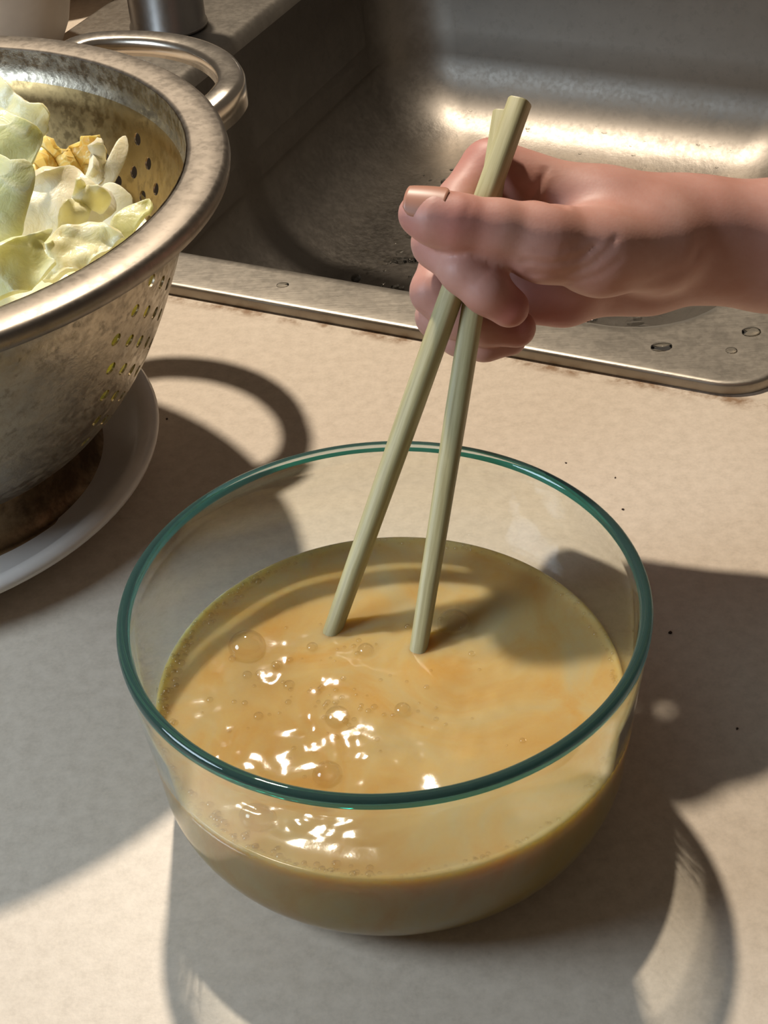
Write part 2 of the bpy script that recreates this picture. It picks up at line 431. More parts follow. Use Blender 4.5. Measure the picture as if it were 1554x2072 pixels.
tag(egg, 'frothy yellow beaten egg with bubbles, inside the glass bowl', 'egg')
egg.cycles.is_caustics_receiver = True
def dome(r, n=20, m=8, low=-.15):
    V, Fc = [], []
    for i in range(m):
        e = low * math.pi / 2 + (1 - low) * math.pi / 2 * i / m
        for k in range(n): a = 2 * math.pi * k / n; V.append((r * math.cos(e) * math.cos(a), r * math.cos(e) * math.sin(a), r * math.sin(e) * .85))
    V.append((0, 0, r * .85))
    for i in range(m - 1):
        for k in range(n): Fc.append((i * n + k, i * n + (k + 1) % n, (i + 1) * n + (k + 1) % n, (i + 1) * n + k))
    for k in range(n): Fc.append(((m - 1) * n + k, (m - 1) * n + (k + 1) % n, m * n))
    return V, Fc
for (px, py, r) in ((500, 1310, 38), (740, 1318, 17), (683, 1455, 24), (528, 1640, 34), (663, 1570, 28), (815, 1442, 16), (918, 1262, 34), (676, 1272, 17), (632, 1312, 12), (528, 1362, 12), (715, 1490, 16), (585, 1385, 12), (500, 1365, 10), (523, 1450, 10), (470, 1335, 8), (560, 1345, 12)):
    P = on_z(px, py, LZ); V, Fc = dome(r / 5900)
    b = mesh_obj('bubble', V, Fc, M_bubble); b.location = (P[0], P[1], LZ + egg_h(P[0], P[1])); b.parent = egg
# fine froth round the edge and by the sticks: nobody could count it
V, Fc = [], []; fr = random.Random(11)
def add_dome(x, y, r):
    v, f = dome(r, 8, 3); o = len(V); z = LZ + egg_h(x, y)
    V.extend((a + x, b + y, c + z) for a, b, c in v); Fc.extend(tuple(i + o for i in q) for q in f)
for _ in range(300):
    a = fr.uniform(0, 2 * math.pi); r = RL - fr.uniform(.0008, .0035); add_dome(r * math.cos(a), r * math.sin(a), fr.uniform(.0003, .0009))
for _ in range(90):
    x, y = fr.gauss(-.012, .02), fr.gauss(.0, .016); add_dome(x, y, fr.uniform(.0004, .0013))
for _ in range(130):
    a = fr.uniform(2.2, 4.6); r = RL - fr.uniform(.001, .006); add_dome(r * math.cos(a), r * math.sin(a), fr.uniform(.0006, .0015))
fo = mesh_obj('froth', V, Fc, M_bubble); fo['kind'] = 'stuff'; fo.parent = egg

# ------------------------------------------------------------------ chopsticks
def chopstick(tip, top, label):
    tip, top = Vector(tip), Vector(top); d = (top - tip); L = d.length; d.normalize()
    ext = (tip.z - .0075) / d.z; base = tip - d * ext; L += ext
    V, Fc = [], []; n = 16
    secs = [(0, .0018), (.0006, .0024), (.02, .0027), (.07, .0031), (.13, .0036), (.18, .0037), (L - .0006, .0037), (L, .0034)]
    for s, r in secs:
        sq = min(1, s / .1)
        for k in range(n):
            a = 2 * math.pi * (k + .5) / n; p = 2 + 2.2 * sq
            q = (abs(math.cos(a)) ** p + abs(math.sin(a)) ** p) ** (-1 / p)
            V.append((r * q * math.cos(a), r * q * math.sin(a), s))
    for i in range(len(secs) - 1):
        for k in range(n): Fc.append((i * n + k, i * n + (k + 1) % n, (i + 1) * n + (k + 1) % n, (i + 1) * n + k))
    Fc += [tuple(range(n))[::-1], tuple((len(secs) - 1) * n + k for k in range(n))]
    o = mesh_obj('chopstick', V, Fc, M_wood); m = o.modifiers.new('edge', 'EDGE_SPLIT'); m.split_angle = math.radians(50)
    o.rotation_mode = 'QUATERNION'; o.rotation_quaternion = d.to_track_quat('Z', 'Y'); o.location = base
    return tag(o, label, 'chopstick', 'pair of bamboo chopsticks in the hand')
DS = .527
tipA = on_z(676, 1268, LZ + .001); tipB = on_z(849, 1300, LZ + .001)
chopstick(tipA, at(1053, 203, DS - .004), 'bamboo chopstick whose tip enters the egg farther left')
chopstick(tipB, at(1020, 228, DS + .0042), 'bamboo chopstick whose tip enters the egg farther right, nearer the middle')

# ------------------------------------------------------------------ hand and forearm: one continuous surface
HO = at(1150, 500, DS)                      # rigid hand frame: x right, y down, z away from the camera, millimetres
def hp(px, py, dz):
    d = at(px, py, DS + dz / 1000) - HO; return np.array([d @ rt, -(d @ up), d @ fw]) * 1000
vox = 1.0
lo, hi = np.array([-66., -48, -34]), np.array([150., 52, 92])
dims = np.ceil((hi - lo) / vox).astype(int) + 1
gx, gy, gz = [lo[i] + vox * np.arange(dims[i], dtype=np.float32) for i in range(3)]
GX, GY, GZ = np.meshgrid(gx, gy, gz, indexing='ij'); GX = GX.astype(np.float32); GY = GY.astype(np.float32); GZ = GZ.astype(np.float32)
def cone(a, b, ra, rb, zs=1.0):
    a, b = np.array(a), np.array(b); d = b - a; d2 = (d[0] ** 2 + d[1] ** 2 + (d[2] / zs) ** 2)
    x, y, z = GX - a[0], GY - a[1], (GZ - a[2]) / zs
    h = np.clip((x * d[0] + y * d[1] + z * d[2] / zs) / d2, 0, 1)
    return np.sqrt((x - h * d[0]) ** 2 + (y - h * d[1]) ** 2 + (z - h * d[2] / zs) ** 2) - (ra + (rb - ra) * h)
def smin(a, b, k):
    h = np.maximum(k - np.abs(a - b), 0) / k; return np.minimum(a, b) - h * h * k * .25
def chain(pts, k=3):
    d = None
    for (p, r), (q, s) in zip(pts[:-1], pts[1:]):
        c = cone(p, q, r, s); d = c if d is None else smin(d, c, k)
    return d
# forearm, wrist and palm
base = cone(hp(1395, 490, 30), hp(1560, 498, 34), 20.5, 22.5, 1.1)
base = smin(base, cone(hp(1560, 498, 34), hp(2150, 500, 40), 22.5, 27, 1.1), 8)
base = smin(base, cone(hp(1400, 480, 30), hp(1230, 455, 27), 19, 19.5, 1.2), 14)     # carpus
mcp = dict(index=hp(985, 340, 19), middle=hp(975, 385, 38), ring=hp(985, 440, 54), little=hp(1010, 500, 66))
base = smin(base, cone(hp(1300, 470, 14), mcp['index'] + [4, 0, 0], 15, 9.6), 12)
base = smin(base, cone(hp(1300, 490, 28), mcp['middle'] + [4, 0, 0], 17, 10), 10)
base = smin(base, cone(hp(1310, 520, 38), mcp['ring'] + [4, 0, 0], 16, 9.5), 10)
base = smin(base, cone(hp(1320, 535, 46), mcp['little'] + [4, 0, 0], 14, 9), 10)
base = smin(base, cone(hp(1300, 560, 34), hp(1120, 590, 44), 12.5, 11.5), 10)        # heel of the hand
base = smin(base, cone(hp(1140, 600, 34), hp(1060, 600, 30), 11, 10), 8)
base = smin(base, cone(hp(1180, 540, 26), hp(1040, 520, 34), 13, 11), 8)
# thumb
th_m = chain([(hp(1330, 505, 8), 14.5), (hp(1215, 510, -3), 14.2), (hp(1100, 490, -11), 12.6)], 6)
base = smin(base, th_m, 9)
thumb = chain([(hp(1100, 490, -11), 12.6), (hp(1010, 466, -16), 10.0), (hp(925, 452, -17.5), 9.6), (hp(880, 442, -17), 8.9), (hp(849, 434, -15.5), 7.3)], 3)
# fingers: metacarpal joint, two bends, tip
index = chain([(mcp['index'], 9.6), (hp(930, 410, 12), 8.2), (hp(886, 492, -2), 8.6), (hp(940, 548, -12), 7.9), (hp(985, 588, -13.5), 7.7), (hp(1030, 622, -10), 6.9)], 3)
middle = chain([(mcp['middle'], 10), (hp(905, 500, 28), 8.4), (hp(880, 590, 16), 8.4), (hp(925, 640, 14), 7.7), (hp(980, 655, 13.5), 7.6), (hp(1045, 664, 12), 6.9)], 3)
ring = chain([(mcp['ring'], 9.5), (hp(915, 560, 42), 8), (hp(888, 640, 27), 8), (hp(930, 678, 24), 7.3), (hp(980, 690, 23), 7), (hp(1030, 684, 24), 6.5)], 3)
little = chain([(mcp['little'], 9), (hp(945, 600, 54), 7), (hp(925, 670, 42), 7), (hp(960, 690, 38), 6.4), (hp(1030, 680, 36), 6)], 3)
def join(d, f, root, k0=.7, k1=8, rad=16):
    q = (GX - root[0]) ** 2 + (GY - root[1]) ** 2 + (GZ - root[2]) ** 2
    return smin(d, f, (k0 + (k1 - k0) * np.exp(-q / rad ** 2)).astype(np.float32))
d = join(base, little, mcp['little']); d = join(d, ring, mcp['ring']); d = join(d, middle, mcp['middle']); d = join(d, index, mcp['index'])
d = join(d, thumb, hp(1090, 490, -11), .6, 9, 20)
# skin creases
def crease(pts, depth, width, zmax):
    global d
    P = [hp(*p) for p in pts]; best = None
    for a, b in zip(P[:-1], P[1:]):
        ax, ay = float(a[0]), float(a[1]); dx, dy = float(b[0]) - ax, float(b[1]) - ay
        h = np.clip(((gx[:, None] - ax) * dx + (gy[None] - ay) * dy) / (dx * dx + dy * dy), 0, 1)
        q = (gx[:, None] - ax - h * dx) ** 2 + (gy[None] - ay - h * dy) ** 2
        best = q if best is None else np.minimum(best, q)
    d += (depth * np.exp(-best / width ** 2))[:, :, None].astype(np.float32) * (GZ < zmax)
crease([(1050, 548, 0), (1110, 553, 0), (1160, 540, 0), (1190, 515, 0)], .8, .9, 10)
crease([(1060, 568, 0), (1130, 572, 0), (1185, 552, 0), (1218, 520, 0), (1230, 500, 0)], .6, .9, 10)
crease([(1070, 530, 0), (1120, 530, 0), (1155, 515, 0)], .4, .8, 10)
crease([(1135, 585, 0), (1200, 570, 0), (1245, 540, 0)], .4, .8, 10)
crease([(1240, 588, 0), (1310, 575, 0), (1390, 545, 0), (1420, 500, 0)], .35, 1.4, 12)
crease([(1420, 590, 0), (1405, 530, 0), (1415, 480, 0)], .3, 1.2, 16)
crease([(930, 405, 0), (945, 440, 0), (930, 480, 0)], .25, .8, 0)
crease([(1040, 398, 0), (1075, 410, 0), (1105, 428, 0), (1132, 436, 0)], 1.3, 1.3, 12)
crease([(1108, 335, 0), (1095, 370, 0), (1075, 400, 0)], .9, 1.1, 14)
crease([(955, 590, 0), (985, 560, 0)], .25, .7, 0)
def surface_nets(d):
    ins = d < 0; nx, ny, nz = d.shape
    cnt = np.zeros((nx - 1, ny - 1, nz - 1), np.int8)
    for i in (0, 1):
        for j in (0, 1):
            for k in (0, 1): cnt += ins[i:nx - 1 + i, j:ny - 1 + j, k:nz - 1 + k]
    act = (cnt > 0) & (cnt < 8); idx = np.full(act.shape, -1, np.int64); C3 = np.argwhere(act); idx[act] = np.arange(len(C3))
    acc = np.zeros((len(C3), 3)); num = np.zeros(len(C3))
    co = [(i, j, k) for i in (0, 1) for j in (0, 1) for k in (0, 1)]
    for a in co:
        for ax in range(3):
            if a[ax]: continue
            b = list(a); b[ax] = 1
            va = d[C3[:, 0] + a[0], C3[:, 1] + a[1], C3[:, 2] + a[2]]; vb = d[C3[:, 0] + b[0], C3[:, 1] + b[1], C3[:, 2] + b[2]]
            m = (va < 0) != (vb < 0); t = np.where(m, va / np.where(m, va - vb, 1), 0)
            p = np.array(a, float)[None].repeat(len(C3), 0); p[:, ax] += t
            acc[m] += p[m]; num[m] += 1
    Vt = C3 + acc / num[:, None]; Q = []
    for ax in range(3):
        sl = [slice(1, -1)] * 3; sl[ax] = slice(0, -1); a = ins[tuple(sl)]
        sl[ax] = slice(1, None); b = ins[tuple(sl)]
        E = np.argwhere(a != b); E = E + 1; E[:, ax] -= 1
        u, v = [(1, 2), (2, 0), (0, 1)][ax]
        def cell(du, dv): e = E.copy(); e[:, u] += du; e[:, v] += dv; return idx[e[:, 0], e[:, 1], e[:, 2]]
        q = np.stack([cell(-1, -1), cell(0, -1), cell(0, 0), cell(-1, 0)], 1)
        Q.append(q[(q >= 0).all(1)])
    return Vt, np.concatenate(Q)
Vt, Q = surface_nets(d)
adj_s = np.zeros_like(Vt); adj_n = np.zeros(len(Vt))
for it in range(2):
    adj_s[:] = 0; adj_n[:] = 0
    for i in range(4):
        np.add.at(adj_s, Q[:, i], Vt[Q[:, (i + 1) % 4]] + Vt[Q[:, (i - 1) % 4]]); np.add.at(adj_n, Q[:, i], 2)
    Vt = Vt * .5 + .5 * adj_s / np.maximum(adj_n, 1)[:, None]
loc = lo + Vt * vox
def to_world(L): return HO + (np.outer(L[:, 0], rt) - np.outer(L[:, 1], up) + np.outer(L[:, 2], fw)) / 1000
W = to_world(loc); org = HO
hand = mesh_obj('person', W - org, Q, M_skin); hand.location = org
sm = hand.modifiers.new('smooth', 'SUBSURF'); sm.levels = 1; sm.render_levels = 1
blush = np.zeros(len(loc))
for (p, r, a) in ((mcp['index'], 12, .6), (hp(925, 452, -24), 10, .5), (hp(886, 492, -6), 9, .4), (hp(1040, 622, -14), 9, .8), (hp(846, 445, -18), 8, .5), (hp(1045, 664, 8), 9, .7), (hp(1100, 640, 30), 18, .7)):
    blush = np.maximum(blush, a * np.exp(-((loc - p) ** 2).sum(1) / r ** 2))
at_ = hand.data.attributes.new('blush', 'FLOAT', 'POINT'); at_.data.foreach_set('value', blush.astype(np.float32))
tag(hand, 'bare forearm and hand of a person gripping two chopsticks over the bowl', 'person')
# thumbnail
a_, b_ = hp(905, 438, -17.3), hp(826, 424, -14.8); ax = (b_ - a_); LN = np.linalg.norm(ax); ax /= LN
nn = np.array([.05, -.55, -1.0]); nn -= ax * (nn @ ax); nn /= np.linalg.norm(nn); bb = np.cross(ax, nn)
V, Fc = [], []; NI, NJ = 14, 14
for lay in (0, 1):
    for i in range(NI + 1):
        s = i / NI
        wid = math.radians(54) * (1 - .55 * (1 - min(1, s / .35)) ** 2 - .35 * max(0, (s - .8) / .2) ** 2)
        for j in range(NJ + 1):
            an = wid * (2 * j / NJ - 1); rr = (9.0 - 1.4 * s) + (.35 if lay == 0 else -.5) + .25 * math.sin(s * math.pi)
            p = a_ + ax * LN * (s + .10 * (s > .5) * (s - .5) * math.cos(an * 1.4)) + (nn * math.cos(an) + bb * math.sin(an)) * rr
            V.append(p)
S1 = (NI + 1) * (NJ + 1)
for lay in (0, 1):
    for i in range(NI):
        for j in range(NJ): k = lay * S1 + i * (NJ + 1) + j; Fc.append((k, k + 1, k + NJ + 2, k + NJ + 1))
for j in range(NJ):
    for i in (0, NI): k = i * (NJ + 1) + j; Fc.append((k, k + 1, S1 + k + 1, S1 + k))
for i in range(NI):
    for j in (0, NJ): k = i * (NJ + 1) + j; Fc.append((k, k + NJ + 1, S1 + k + NJ + 1, S1 + k))
nail = mesh_obj('thumbnail', to_world(np.array(V)) - org, Fc, M_nail); nail.parent = hand
nail['label'] = 'pale thumbnail'

# ------------------------------------------------------------------ colander on its plate
CX, CY = -.192, .192
pl = [(0, .0), (.062, .0), (.066, .001), (.072, .003), (.090, .0065), (.104, .012), (.1135, .0175), (.1165, .0190), (.1185, .0188), (.1188, .0176), (.1165, .0155), (.106, .0085), (.094, .004), (.078, -.0001)]
V, Fc = lathe([(0, .0045), (.068, .0045), (.076, .0055), (.092, .0085), (.1035, .0132), (.1085, .0178), (.1110, .0198), (.1140, .0206), (.1172, .0202), (.1186, .0186), (.1180, .0166), (.108, .0095), (.095, .0045), (.080, .0012), (.070, .0004), (0, .0004)], 120)
plate = mesh_obj('plate', V, Fc, M_plate); plate.location = (-.2115, .1895, 0)
tag(plate, 'white round plate under the steel colander', 'plate')

col = empty('colander', (CX, CY, .0054)); tag(col, 'large steel colander with wide rolled rim and side handle, full of cabbage', 'colander')
Zc = .0047
cp = [(.143, .1276), (.137, .1272), (.1315, .1268), (.1295, .1256), (.121, .1246), (.114, .1230), (.107, .1207), (.100, .1182), (.093, .1155), (.086, .1128), (.079, .1098), (.072, .1066), (.065, .1032), (.0585, .0994), (.052, .0952), (.046, .0908), (.0405, .0862), (.035, .0812), (.030, .0757), (.026, .0700)]
NT = 72
zc_ = np.array([c_[0] for c_ in cp][::-1]); rc_ = np.array([c_[1] for c_ in cp][::-1])
slope = np.gradient(rc_, zc_)
def wall(th, z, off=0.0):
    r = float(np.interp(z, zc_, rc_)); k = float(np.interp(z, zc_, slope)); n_ = np.array([1, -k]) / math.hypot(1, k)
    nrm = np.array([n_[0] * math.cos(th), n_[0] * math.sin(th), n_[1]])
    return np.array([r * math.cos(th), r * math.sin(th), z - Zc]) + nrm * off, nrm
def is_hole(j, i):
    ii = ((i + 6) % 12) - 6; z = (cp[j][0] + cp[j + 1][0]) / 2
    if not (.045 < z < .128) or (ii + j) % 2: return False
    return abs(ii) <= (0 if z > .121 else 1 if z > .108 else 2)
V, Fc, NRM = [], [], []
th_of = lambda i: math.radians(-23 + 360 * i / NT - 2.5)
def addv(p, n_): V.append(tuple(p)); NRM.append(tuple(n_)); return len(V) - 1
rings = []
for off, sg in ((.0004, 1), (-.0004, -1)):
    pid = {}
    for j in range(len(cp)):
        for i in range(NT):
            p, n_ = wall(th_of(i), cp[j][0], off); pid[(j, i)] = addv(p, n_ * sg)
    for j in range(len(cp) - 1):
        for i in range(NT):
            i2 = (i + 1) % NT; q = [pid[(j, i)], pid[(j, i2)], pid[(j + 1, i2)], pid[(j + 1, i)]]
            if not is_hole(j, i): Fc.append(tuple(q)); continue
            zm = (cp[j][0] + cp[j + 1][0]) / 2; tm = th_of(i) + math.pi / NT; rm = float(np.interp(zm, zc_, rc_)); km = float(np.interp(zm, zc_, slope)); ring_ = []
            for k in range(16):
                a = math.radians(135 - 22.5 * k)
                p, n_ = wall(tm + .0027 * math.cos(a) / rm, zm + .0027 * math.sin(a) / math.hypot(1, km), off); ring_.append(addv(p, n_ * sg))
            rings.append((sg, j, i, ring_))
            for sd in range(4):
                arc = [ring_[(sd * 4 + k) % 16] for k in range(5)]; c0, c1 = q[sd], q[(sd + 1) % 4]
                Fc += [(c0, arc[1], arc[0]), (c0, arc[2], arc[1]), (c0, c1, arc[2]), (c1, arc[3], arc[2]), (c1, arc[4], arc[3])]
half = {(j, i): r_ for sg, j, i, r_ in rings if sg == 1}
for sg, j, i, r_ in rings:
    if sg == -1:
        o_ = half[(j, i)]; c = sum(np.array(V[k]) for k in r_ + o_) / 32; new = []
        for k in range(16):
            a_1, b_1 = np.array(V[o_[k]]), np.array(V[r_[k]]); n_ = c - (a_1 + b_1) / 2; n_ /= np.linalg.norm(n_); new.append((addv(a_1, n_), addv(b_1, n_)))
        for k in range(16): a_1, b_1 = new[k], new[(k + 1) % 16]; Fc.append((a_1[0], b_1[0], b_1[1], a_1[1]))
# bottom of the bowl
st = []
for i in range(NT): p, n_ = wall(th_of(i), cp[-1][0]); st.append(addv(p, (.5 * math.cos(th_of(i)), .5 * math.sin(th_of(i)), -.85)))
for r, z in ((.055, .0215), (.03, .0195)):
    nw = [addv((r * math.cos(th_of(i)), r * math.sin(th_of(i)), z - Zc), (0, 0, -1)) for i in range(NT)]
    for i in range(NT): Fc.append((st[i], st[(i + 1) % NT], nw[(i + 1) % NT], nw[i]))
    st = nw
Fc.append(tuple(st))
me = bpy.data.meshes.new('body'); me.from_pydata(V, [], Fc); me.update()
me.polygons.foreach_set('use_smooth', [True] * len(me.polygons))
# face each polygon the way its shading normals point
co_ = np.array(V); NRM = np.array(NRM); flip = [p_.index for p_ in me.polygons if np.dot(np.array(p_.normal), NRM[list(p_.vertices)].mean(0)) < 0]
bm = bmesh.new(); bm.from_mesh(me); bm.faces.ensure_lookup_table(); bmesh.ops.reverse_faces(bm, faces=[bm.faces[k] for k in flip]); bm.to_mesh(me); bm.free()
me.normals_split_custom_set_from_vertices([tuple(x) for x in NRM])
me.materials.append(M_col_out)
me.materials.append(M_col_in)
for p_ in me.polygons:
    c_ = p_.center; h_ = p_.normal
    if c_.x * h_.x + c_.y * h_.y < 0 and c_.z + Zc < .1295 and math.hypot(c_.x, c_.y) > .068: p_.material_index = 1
body = bpy.data.objects.new('body', me); COL.objects.link(body); body.parent = col
V, Fc = lathe([(.1270, .1395 - Zc), (.1272, .1418 - Zc), (.1280, .1432 - Zc), (.1295, .1436 - Zc), (.1360, .1438 - Zc), (.1415, .1434 - Zc), (.1434, .1424 - Zc), (.1440, .1395 - Zc), (.1436, .1368 - Zc), (.1420, .1360 - Zc), (.1410, .1372 - Zc), (.1406, .1395 - Zc), (.1390, .1408 - Zc), (.133, .1418 - Zc), (.1292, .1412 - Zc), (.1282, .1395 - Zc)], 144, close=True)
o = mesh_obj('rim', V, Fc, M_rim); o.parent = col
V, Fc = lathe([(.066, .0265 - Zc), (.0665, .022 - Zc), (.0685, .012 - Zc), (.0715, .0065 - Zc), (.0745, .0052 - Zc), (.0765, .0056 - Zc), (.0772, .0066 - Zc), (.0765, .0076 - Zc), (.0748, .0074 - Zc), (.0725, .0084 - Zc), (.0698, .0135 - Zc), (.0680, .0222 - Zc), (.0675, .0272 - Zc)], 96, close=True)
o = mesh_obj('foot_ring', V, Fc, M_foot); o.parent = col; o['label'] = 'tarnished dark foot ring'
# handle: inverted channel bent in a loop
path = smooth_path([np.array([r * math.cos(math.radians(t)), r * math.sin(math.radians(t)), z - Zc]) for r, t, z in
    ((.1415, 24.5, .134), (.155, 27, .137), (.165, 31.5, .137), (.172, 38, .137), (.1745, 45, .137), (.172, 52, .137), (.165, 58.5, .137), (.155, 63, .137), (.1415, 65.5, .134))], 6)
sec = [(.0058, -.0125), (.0058, -.0022), (.005, -.0006), (.0034, 0), (-.0034, 0), (-.005, -.0006), (-.0056, -.0022), (-.0056, -.0075)]
V, Fc = [], []
for i, p in enumerate(path):
    t = path[min(i + 1, len(path) - 1)] - path[max(i - 1, 0)]; t /= np.linalg.norm(t); side = np.cross(t, [0, 0, 1.]); side /= np.linalg.norm(side)
    for a, b in sec: V.append(p + side * a + np.array([0, 0, b + .002]))
ns = len(sec)
for i in range(len(path) - 1):
    for k in range(ns - 1): Fc.append((i * ns + k, i * ns + k + 1, (i + 1) * ns + k + 1, (i + 1) * ns + k))
o = mesh_obj('handle', V, Fc, M_handle); o.parent = col
sm = o.modifiers.new('thick', 'SOLIDIFY'); sm.thickness = .0010; sm.offset = 0
for t in (24, 66):
    V, Fc = lathe([(0, .0012), (.003, .0010), (.0046, 0), (.0046, -.001)], 16)
# ------------------------------------------------------------------ cabbage
ML = dict(green=m_leaf('cabbage_green', (216, 216, 150), (230, 228, 180), (240, 238, 206)), pale=m_leaf('cabbage_pale', (232, 222, 166), (240, 232, 192), (246, 240, 214)),
          yellow=m_leaf('cabbage_heart', (232, 188, 88), (243, 220, 146), (242, 230, 172), vs=120), white=m_leaf('cabbage_rib', (240, 228, 190), (246, 238, 212), (250, 244, 224), .4, 20))
def leaf(poly, z0, tilt, az, mat, label, bulge=0, ruf=0, thick=.0014, freq=60, seed=0, edge=0):
    cpx = np.mean([p[0] for p in poly]); cpy = np.mean([p[1] for p in poly]); P0 = on_z(cpx, cpy, z0)
    ta, aa = math.radians(tilt), math.radians(az); nrm = np.array([math.sin(ta) * math.cos(aa), math.sin(ta) * math.sin(aa), math.cos(ta)])
    e1 = np.cross([0, 0, 1.], nrm); e1 = e1 / np.linalg.norm(e1) if np.linalg.norm(e1) > 1e-6 else np.array([1., 0, 0]); e2 = np.cross(nrm, e1)
    pts = [on_plane(*p, P0, nrm) - P0 for p in smooth2(poly)]
    p2 = np.array([(p @ e1, p @ e2) for p in pts]); 
    bm = bmesh.new(); vs = [bm.verts.new((x, y, 0)) for x, y in p2]; f = bm.faces.new(vs)
    bmesh.ops.triangulate(bm, faces=[f]); size = np.ptp(p2, axis=0).max()
    for it in range(6):
        ed = [e for e in bm.edges if e.calc_length() > max(.0022, size / 34)]
        if not ed: break
        bmesh.ops.subdivide_edges(bm, edges=ed, cuts=1, use_grid_fill=False); bmesh.ops.triangulate(bm, faces=[f for f in bm.faces if len(f.verts) > 3])
        bmesh.ops.beautify_fill(bm, faces=bm.faces, edges=[e for e in bm.edges if not e.is_boundary])
    bd = np.array([v.co.xy[:] for v in bm.verts if v.is_boundary])
    ca = math.radians(seed * 47)
    for v in bm.verts:
        x, y = v.co.x, v.co.y; dd = np.sqrt(((bd - [x, y]) ** 2).sum(1)).min() / size
        h = bulge * (1 - ((x / size) ** 2 + (y / size) ** 2) * 3.2) * size
        k = ruf * (.5 + .9 * math.exp(-dd * 12)); q = Vector((x * freq + seed * 3.1, y * freq, seed * 1.7))
        u = x * math.cos(ca) + y * math.sin(ca)
        h += k * (mnoise.noise(q) + .6 * mnoise.noise(q * 2.1) + .35 * math.sin(u * freq * 4 + 3 * mnoise.noise(q * .6))) + edge * math.exp(-dd * 14)
        v.co.z = h
    me = bpy.data.meshes.new('cabbage_leaf'); bm.to_mesh(me); bm.free(); me.polygons.foreach_set('use_smooth', [True] * len(me.polygons)); me.materials.append(ML[mat])
    o = bpy.data.objects.new('cabbage_leaf', me); COL.objects.link(o)
    o.matrix_world = Matrix(((e1[0], e2[0], nrm[0], P0[0]), (e1[1], e2[1], nrm[1], P0[1]), (e1[2], e2[2], nrm[2], P0[2]), (0, 0, 0, 1)))
    m = o.modifiers.new('thick', 'SOLIDIFY'); m.thickness = thick; m.offset = -1
    bevel(o, min(thick * .35, .0008), 2, 50)
    return tag(o, label, 'cabbage', 'cabbage pieces in the colander')
def smooth2(poly, n=2):
    P = [np.array(p, float) for p in poly]; out = []; L = len(P)
    for i in range(L):
        a, b, c, dd = P[i - 1], P[i], P[(i + 1) % L], P[(i + 2) % L]
        for k in range(n):
            t = k / n; out.append(.5 * ((2 * b) + (-a + c) * t + (2 * a - 5 * b + 4 * c - dd) * t * t + (-a + 3 * b - 3 * c + dd) * t ** 3))
    return out
leaf([(-60, 560), (-10, 480), (40, 380), (60, 330), (130, 330), (200, 360), (270, 400), (310, 440), (300, 500), (200, 580), (60, 650), (-60, 660)], .088, 12, -60, 'pale', 'pale cabbage leaf lying lowest in the colander under the other pieces', .05, .004, .0014, 40, 9)
leaf([(-80, 130), (-10, 155), (20, 185), (55, 222), (75, 228), (92, 230), (105, 242), (97, 255), (98, 268), (88, 280), (60, 300), (0, 290), (-80, 260)], .150, 35, -80, 'pale', 'frilly cream cabbage leaf topmost at the left of the heap', .08, .004, .0016, 70, 1)
leaf([(-70, 210), (0, 228), (30, 248), (70, 266), (82, 285), (76, 315), (64, 345), (50, 360), (20, 352), (-70, 345)], .152, 45, -65, 'green', 'pale green smooth cabbage leaf at the left edge under the frilly one', .12, .003, .0018, 45, 2)
leaf([(-70, 320), (0, 318), (20, 330), (45, 328), (62, 342), (66, 362), (62, 385), (55, 405), (42, 450), (36, 480), (0, 505), (-70, 520)], .148, 60, -70, 'green', 'rounded green cabbage leaf low on the left facing the glass bowl', .16, .003, .002, 40, 3)
leaf([(62, 352), (70, 320), (84, 290), (100, 282), (108, 282), (114, 296), (130, 305), (140, 295), (165, 285), (172, 279), (190, 278), (196, 290), (205, 284), (207, 300), (200, 350), (190, 375), (130, 385), (80, 370)], .118, 62, -75, 'yellow', 'crinkled yellow cabbage heart leaf standing up in the middle', .05, .007, .0025, 130, 4)
leaf([(28, 480), (45, 430), (60, 390), (66, 362), (110, 350), (140, 352), (165, 365), (190, 385), (214, 395), (222, 428), (200, 445), (170, 475), (120, 490), (70, 490)], .128, 42, -70, 'white', 'thick white cabbage rib wedge in the middle of the heap', .13, .005, .004, 50, 5)
leaf([(168, 388), (176, 340), (190, 286), (199, 281), (208, 287), (209, 325), (204, 385), (185, 395)], .122, 60, -72, 'white', 'ribbed white cabbage strip beside the crinkled yellow leaf', .05, .004, .003, 120, 12)
leaf([(122, 478), (116, 440), (132, 415), (148, 392), (153, 366), (170, 366), (188, 384), (206, 388), (222, 398), (214, 412), (200, 420), (186, 418), (172, 440), (160, 470), (140, 492)], .136, 45, -72, 'pale', 'crumpled thin cabbage leaf lying over the white wedge', .06, .008, .0012, 110, 13)
leaf([(196, 372), (204, 350), (222, 310), (234, 292), (249, 285), (253, 305), (248, 325), (236, 350), (220, 378), (206, 384)], .120, 55, -60, 'white', 'narrow white cabbage stick leaning up on the right', .15, .0005, .004, 40, 6)
leaf([(212, 385), (228, 373), (248, 378), (262, 390), (271, 402), (270, 430), (255, 445), (220, 470), (195, 465), (205, 430)], .112, 60, -100, 'white', 'white curved cabbage piece near the holes on the right', .12, .001, .003, 40, 7)
leaf([(225, 462), (240, 448), (265, 436), (290, 424), (302, 424), (310, 440), (290, 470), (240, 500), (215, 500)], .122, 25, -60, 'green', 'small green cabbage leaf curling against the near rim', .2, .003, .0018, 80, 8)
leaf([(85, 490), (120, 478), (150, 478), (180, 467), (210, 468), (235, 478), (250, 490), (200, 540), (110, 580), (85, 560), (100, 530)], .126, 30, -80, 'pale', 'wrinkled pale cabbage leaf against the near rim of the colander', .15, .004, .0018, 90, 10)
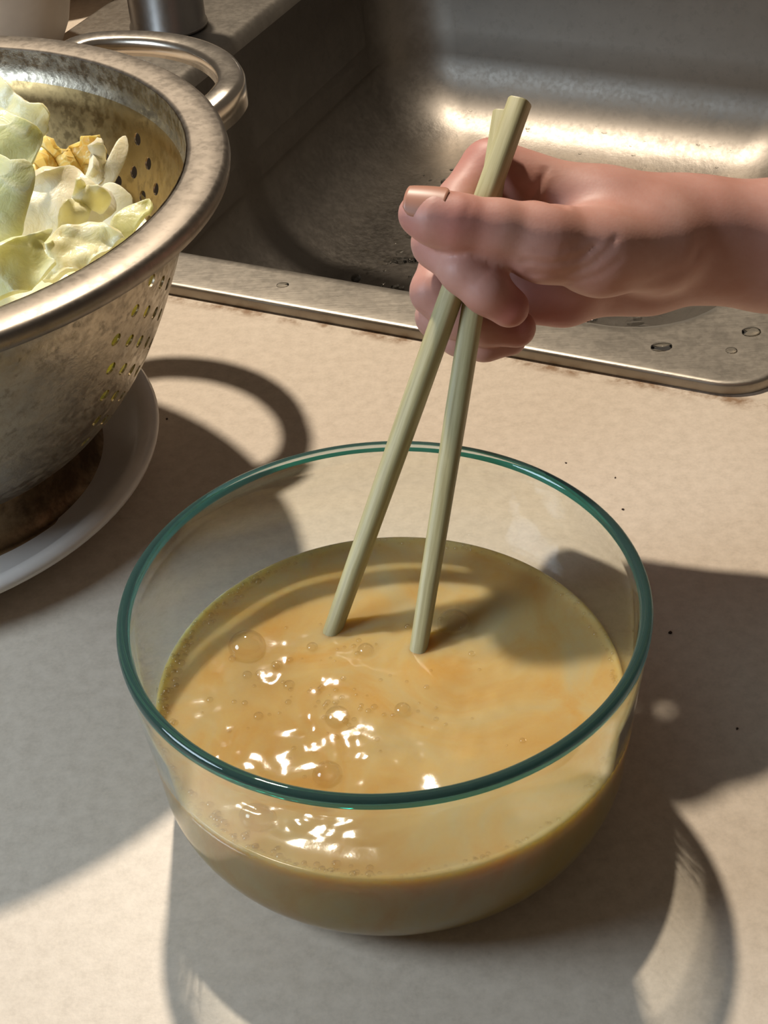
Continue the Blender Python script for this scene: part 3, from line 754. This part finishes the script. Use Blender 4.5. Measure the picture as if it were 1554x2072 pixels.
leaf([(-60, 560), (0, 515), (30, 500), (60, 480), (95, 465), (105, 470), (80, 500), (100, 530), (112, 545), (60, 590), (0, 620), (-60, 640)], .130, 40, -60, 'green', 'yellow-green folded cabbage leaf at the lower left of the heap', .10, .004, .0016, 60, 11, .002)

# one big outer leaf lying along the inside of the near wall
V, Fc = [], []; NU, NV = 40, 22
for lay in (0, 1):
    for i in range(NU + 1):
        th = math.radians(-125 + 118 * i / NU)
        for j in range(NV + 1):
            z = .034 + (.122 + .006 * math.sin(i * .7) + .004 * math.sin(i * 1.9) - .034) * j / NV
            r = float(np.interp(z, [c_[0] for c_ in cp][::-1], [c_[1] for c_ in cp][::-1])) - .0035 - .0014 * lay - .0022 * (1 + mnoise.noise(Vector((th * 6, z * 70, 2))))
            V.append((CX + r * math.cos(th), CY + r * math.sin(th), z))
S1 = (NU + 1) * (NV + 1)
for lay in (0, 1):
    for i in range(NU):
        for j in range(NV): k = lay * S1 + i * (NV + 1) + j; Fc.append((k, k + 1, k + NV + 2, k + NV + 1))
for i in range(NU):
    for j in (0, NV): k = i * (NV + 1) + j; Fc.append((k, k + NV + 1, S1 + k + NV + 1, S1 + k))
for j in range(NV):
    for i in (0, NU): k = i * (NV + 1) + j; Fc.append((k, k + 1, S1 + k + 1, S1 + k))
o = mesh_obj('cabbage_leaf', np.array(V) - (CX, CY, .0), Fc, ML['pale']); o.location = (CX, CY, 0)
tag(o, 'outer cabbage leaf showing pale through the holes of the colander', 'cabbage', 'cabbage pieces in the colander')

# ------------------------------------------------------------------ droplets and crumbs on the rim and the counter
def drop(px, py, z, r, label, sx=1.0):
    o = droplets('water_droplet', [((0, 0, 0), r, sx, 0.2, .42)], M_water); o.location = on_z(px, py, z); return tag(o, label, 'water', 'water droplets on the sink rim')
drop(1520, 672, .0050, .0042, 'largest water droplet on the sink rim at the right', 1.15)
drop(1338, 702, .0050, .0040, 'stretched water droplet on the sink rim below the wrist', 1.35)
drop(1480, 710, .0050, .0029, 'small round water droplet between two larger ones on the rim')
drop(572, 577, .0050, .0028, 'water droplet on the sink rim left of the hand', 1.2)
def crumb(px, py, r, label):
    V, Fc = [], []; bm = bmesh.new(); bmesh.ops.create_icosphere(bm, subdivisions=1, radius=r)
    for v in bm.verts: v.co *= random.uniform(.6, 1.3); v.co.z = max(v.co.z * .6, -r * .3)
    me = bpy.data.meshes.new('crumb'); bm.to_mesh(me); bm.free(); me.materials.append(M_crumb)
    o = bpy.data.objects.new('crumb', me); COL.objects.link(o); p = on_z(px, py, 0); o.location = (p[0], p[1], r * .3); return tag(o, label, 'crumb', 'dark crumbs on the counter')
crumb(1245, 967, .0006, 'dark crumb on the counter behind the bowl, near its right rim')
crumb(1145, 937, .0005, 'tiny dark crumb on the counter behind the glass bowl')
crumb(1261, 1031, .0007, 'dark crumb on the counter just right of the rim')
crumb(1356, 1281, .0009, 'largest black crumb, in the arm shadow right of the bowl')
crumb(1491, 1475, .0006, 'dark crumb on the counter at the far right')
crumb(338, 848, .0006, 'dark crumb between the plate and the handle shadow')
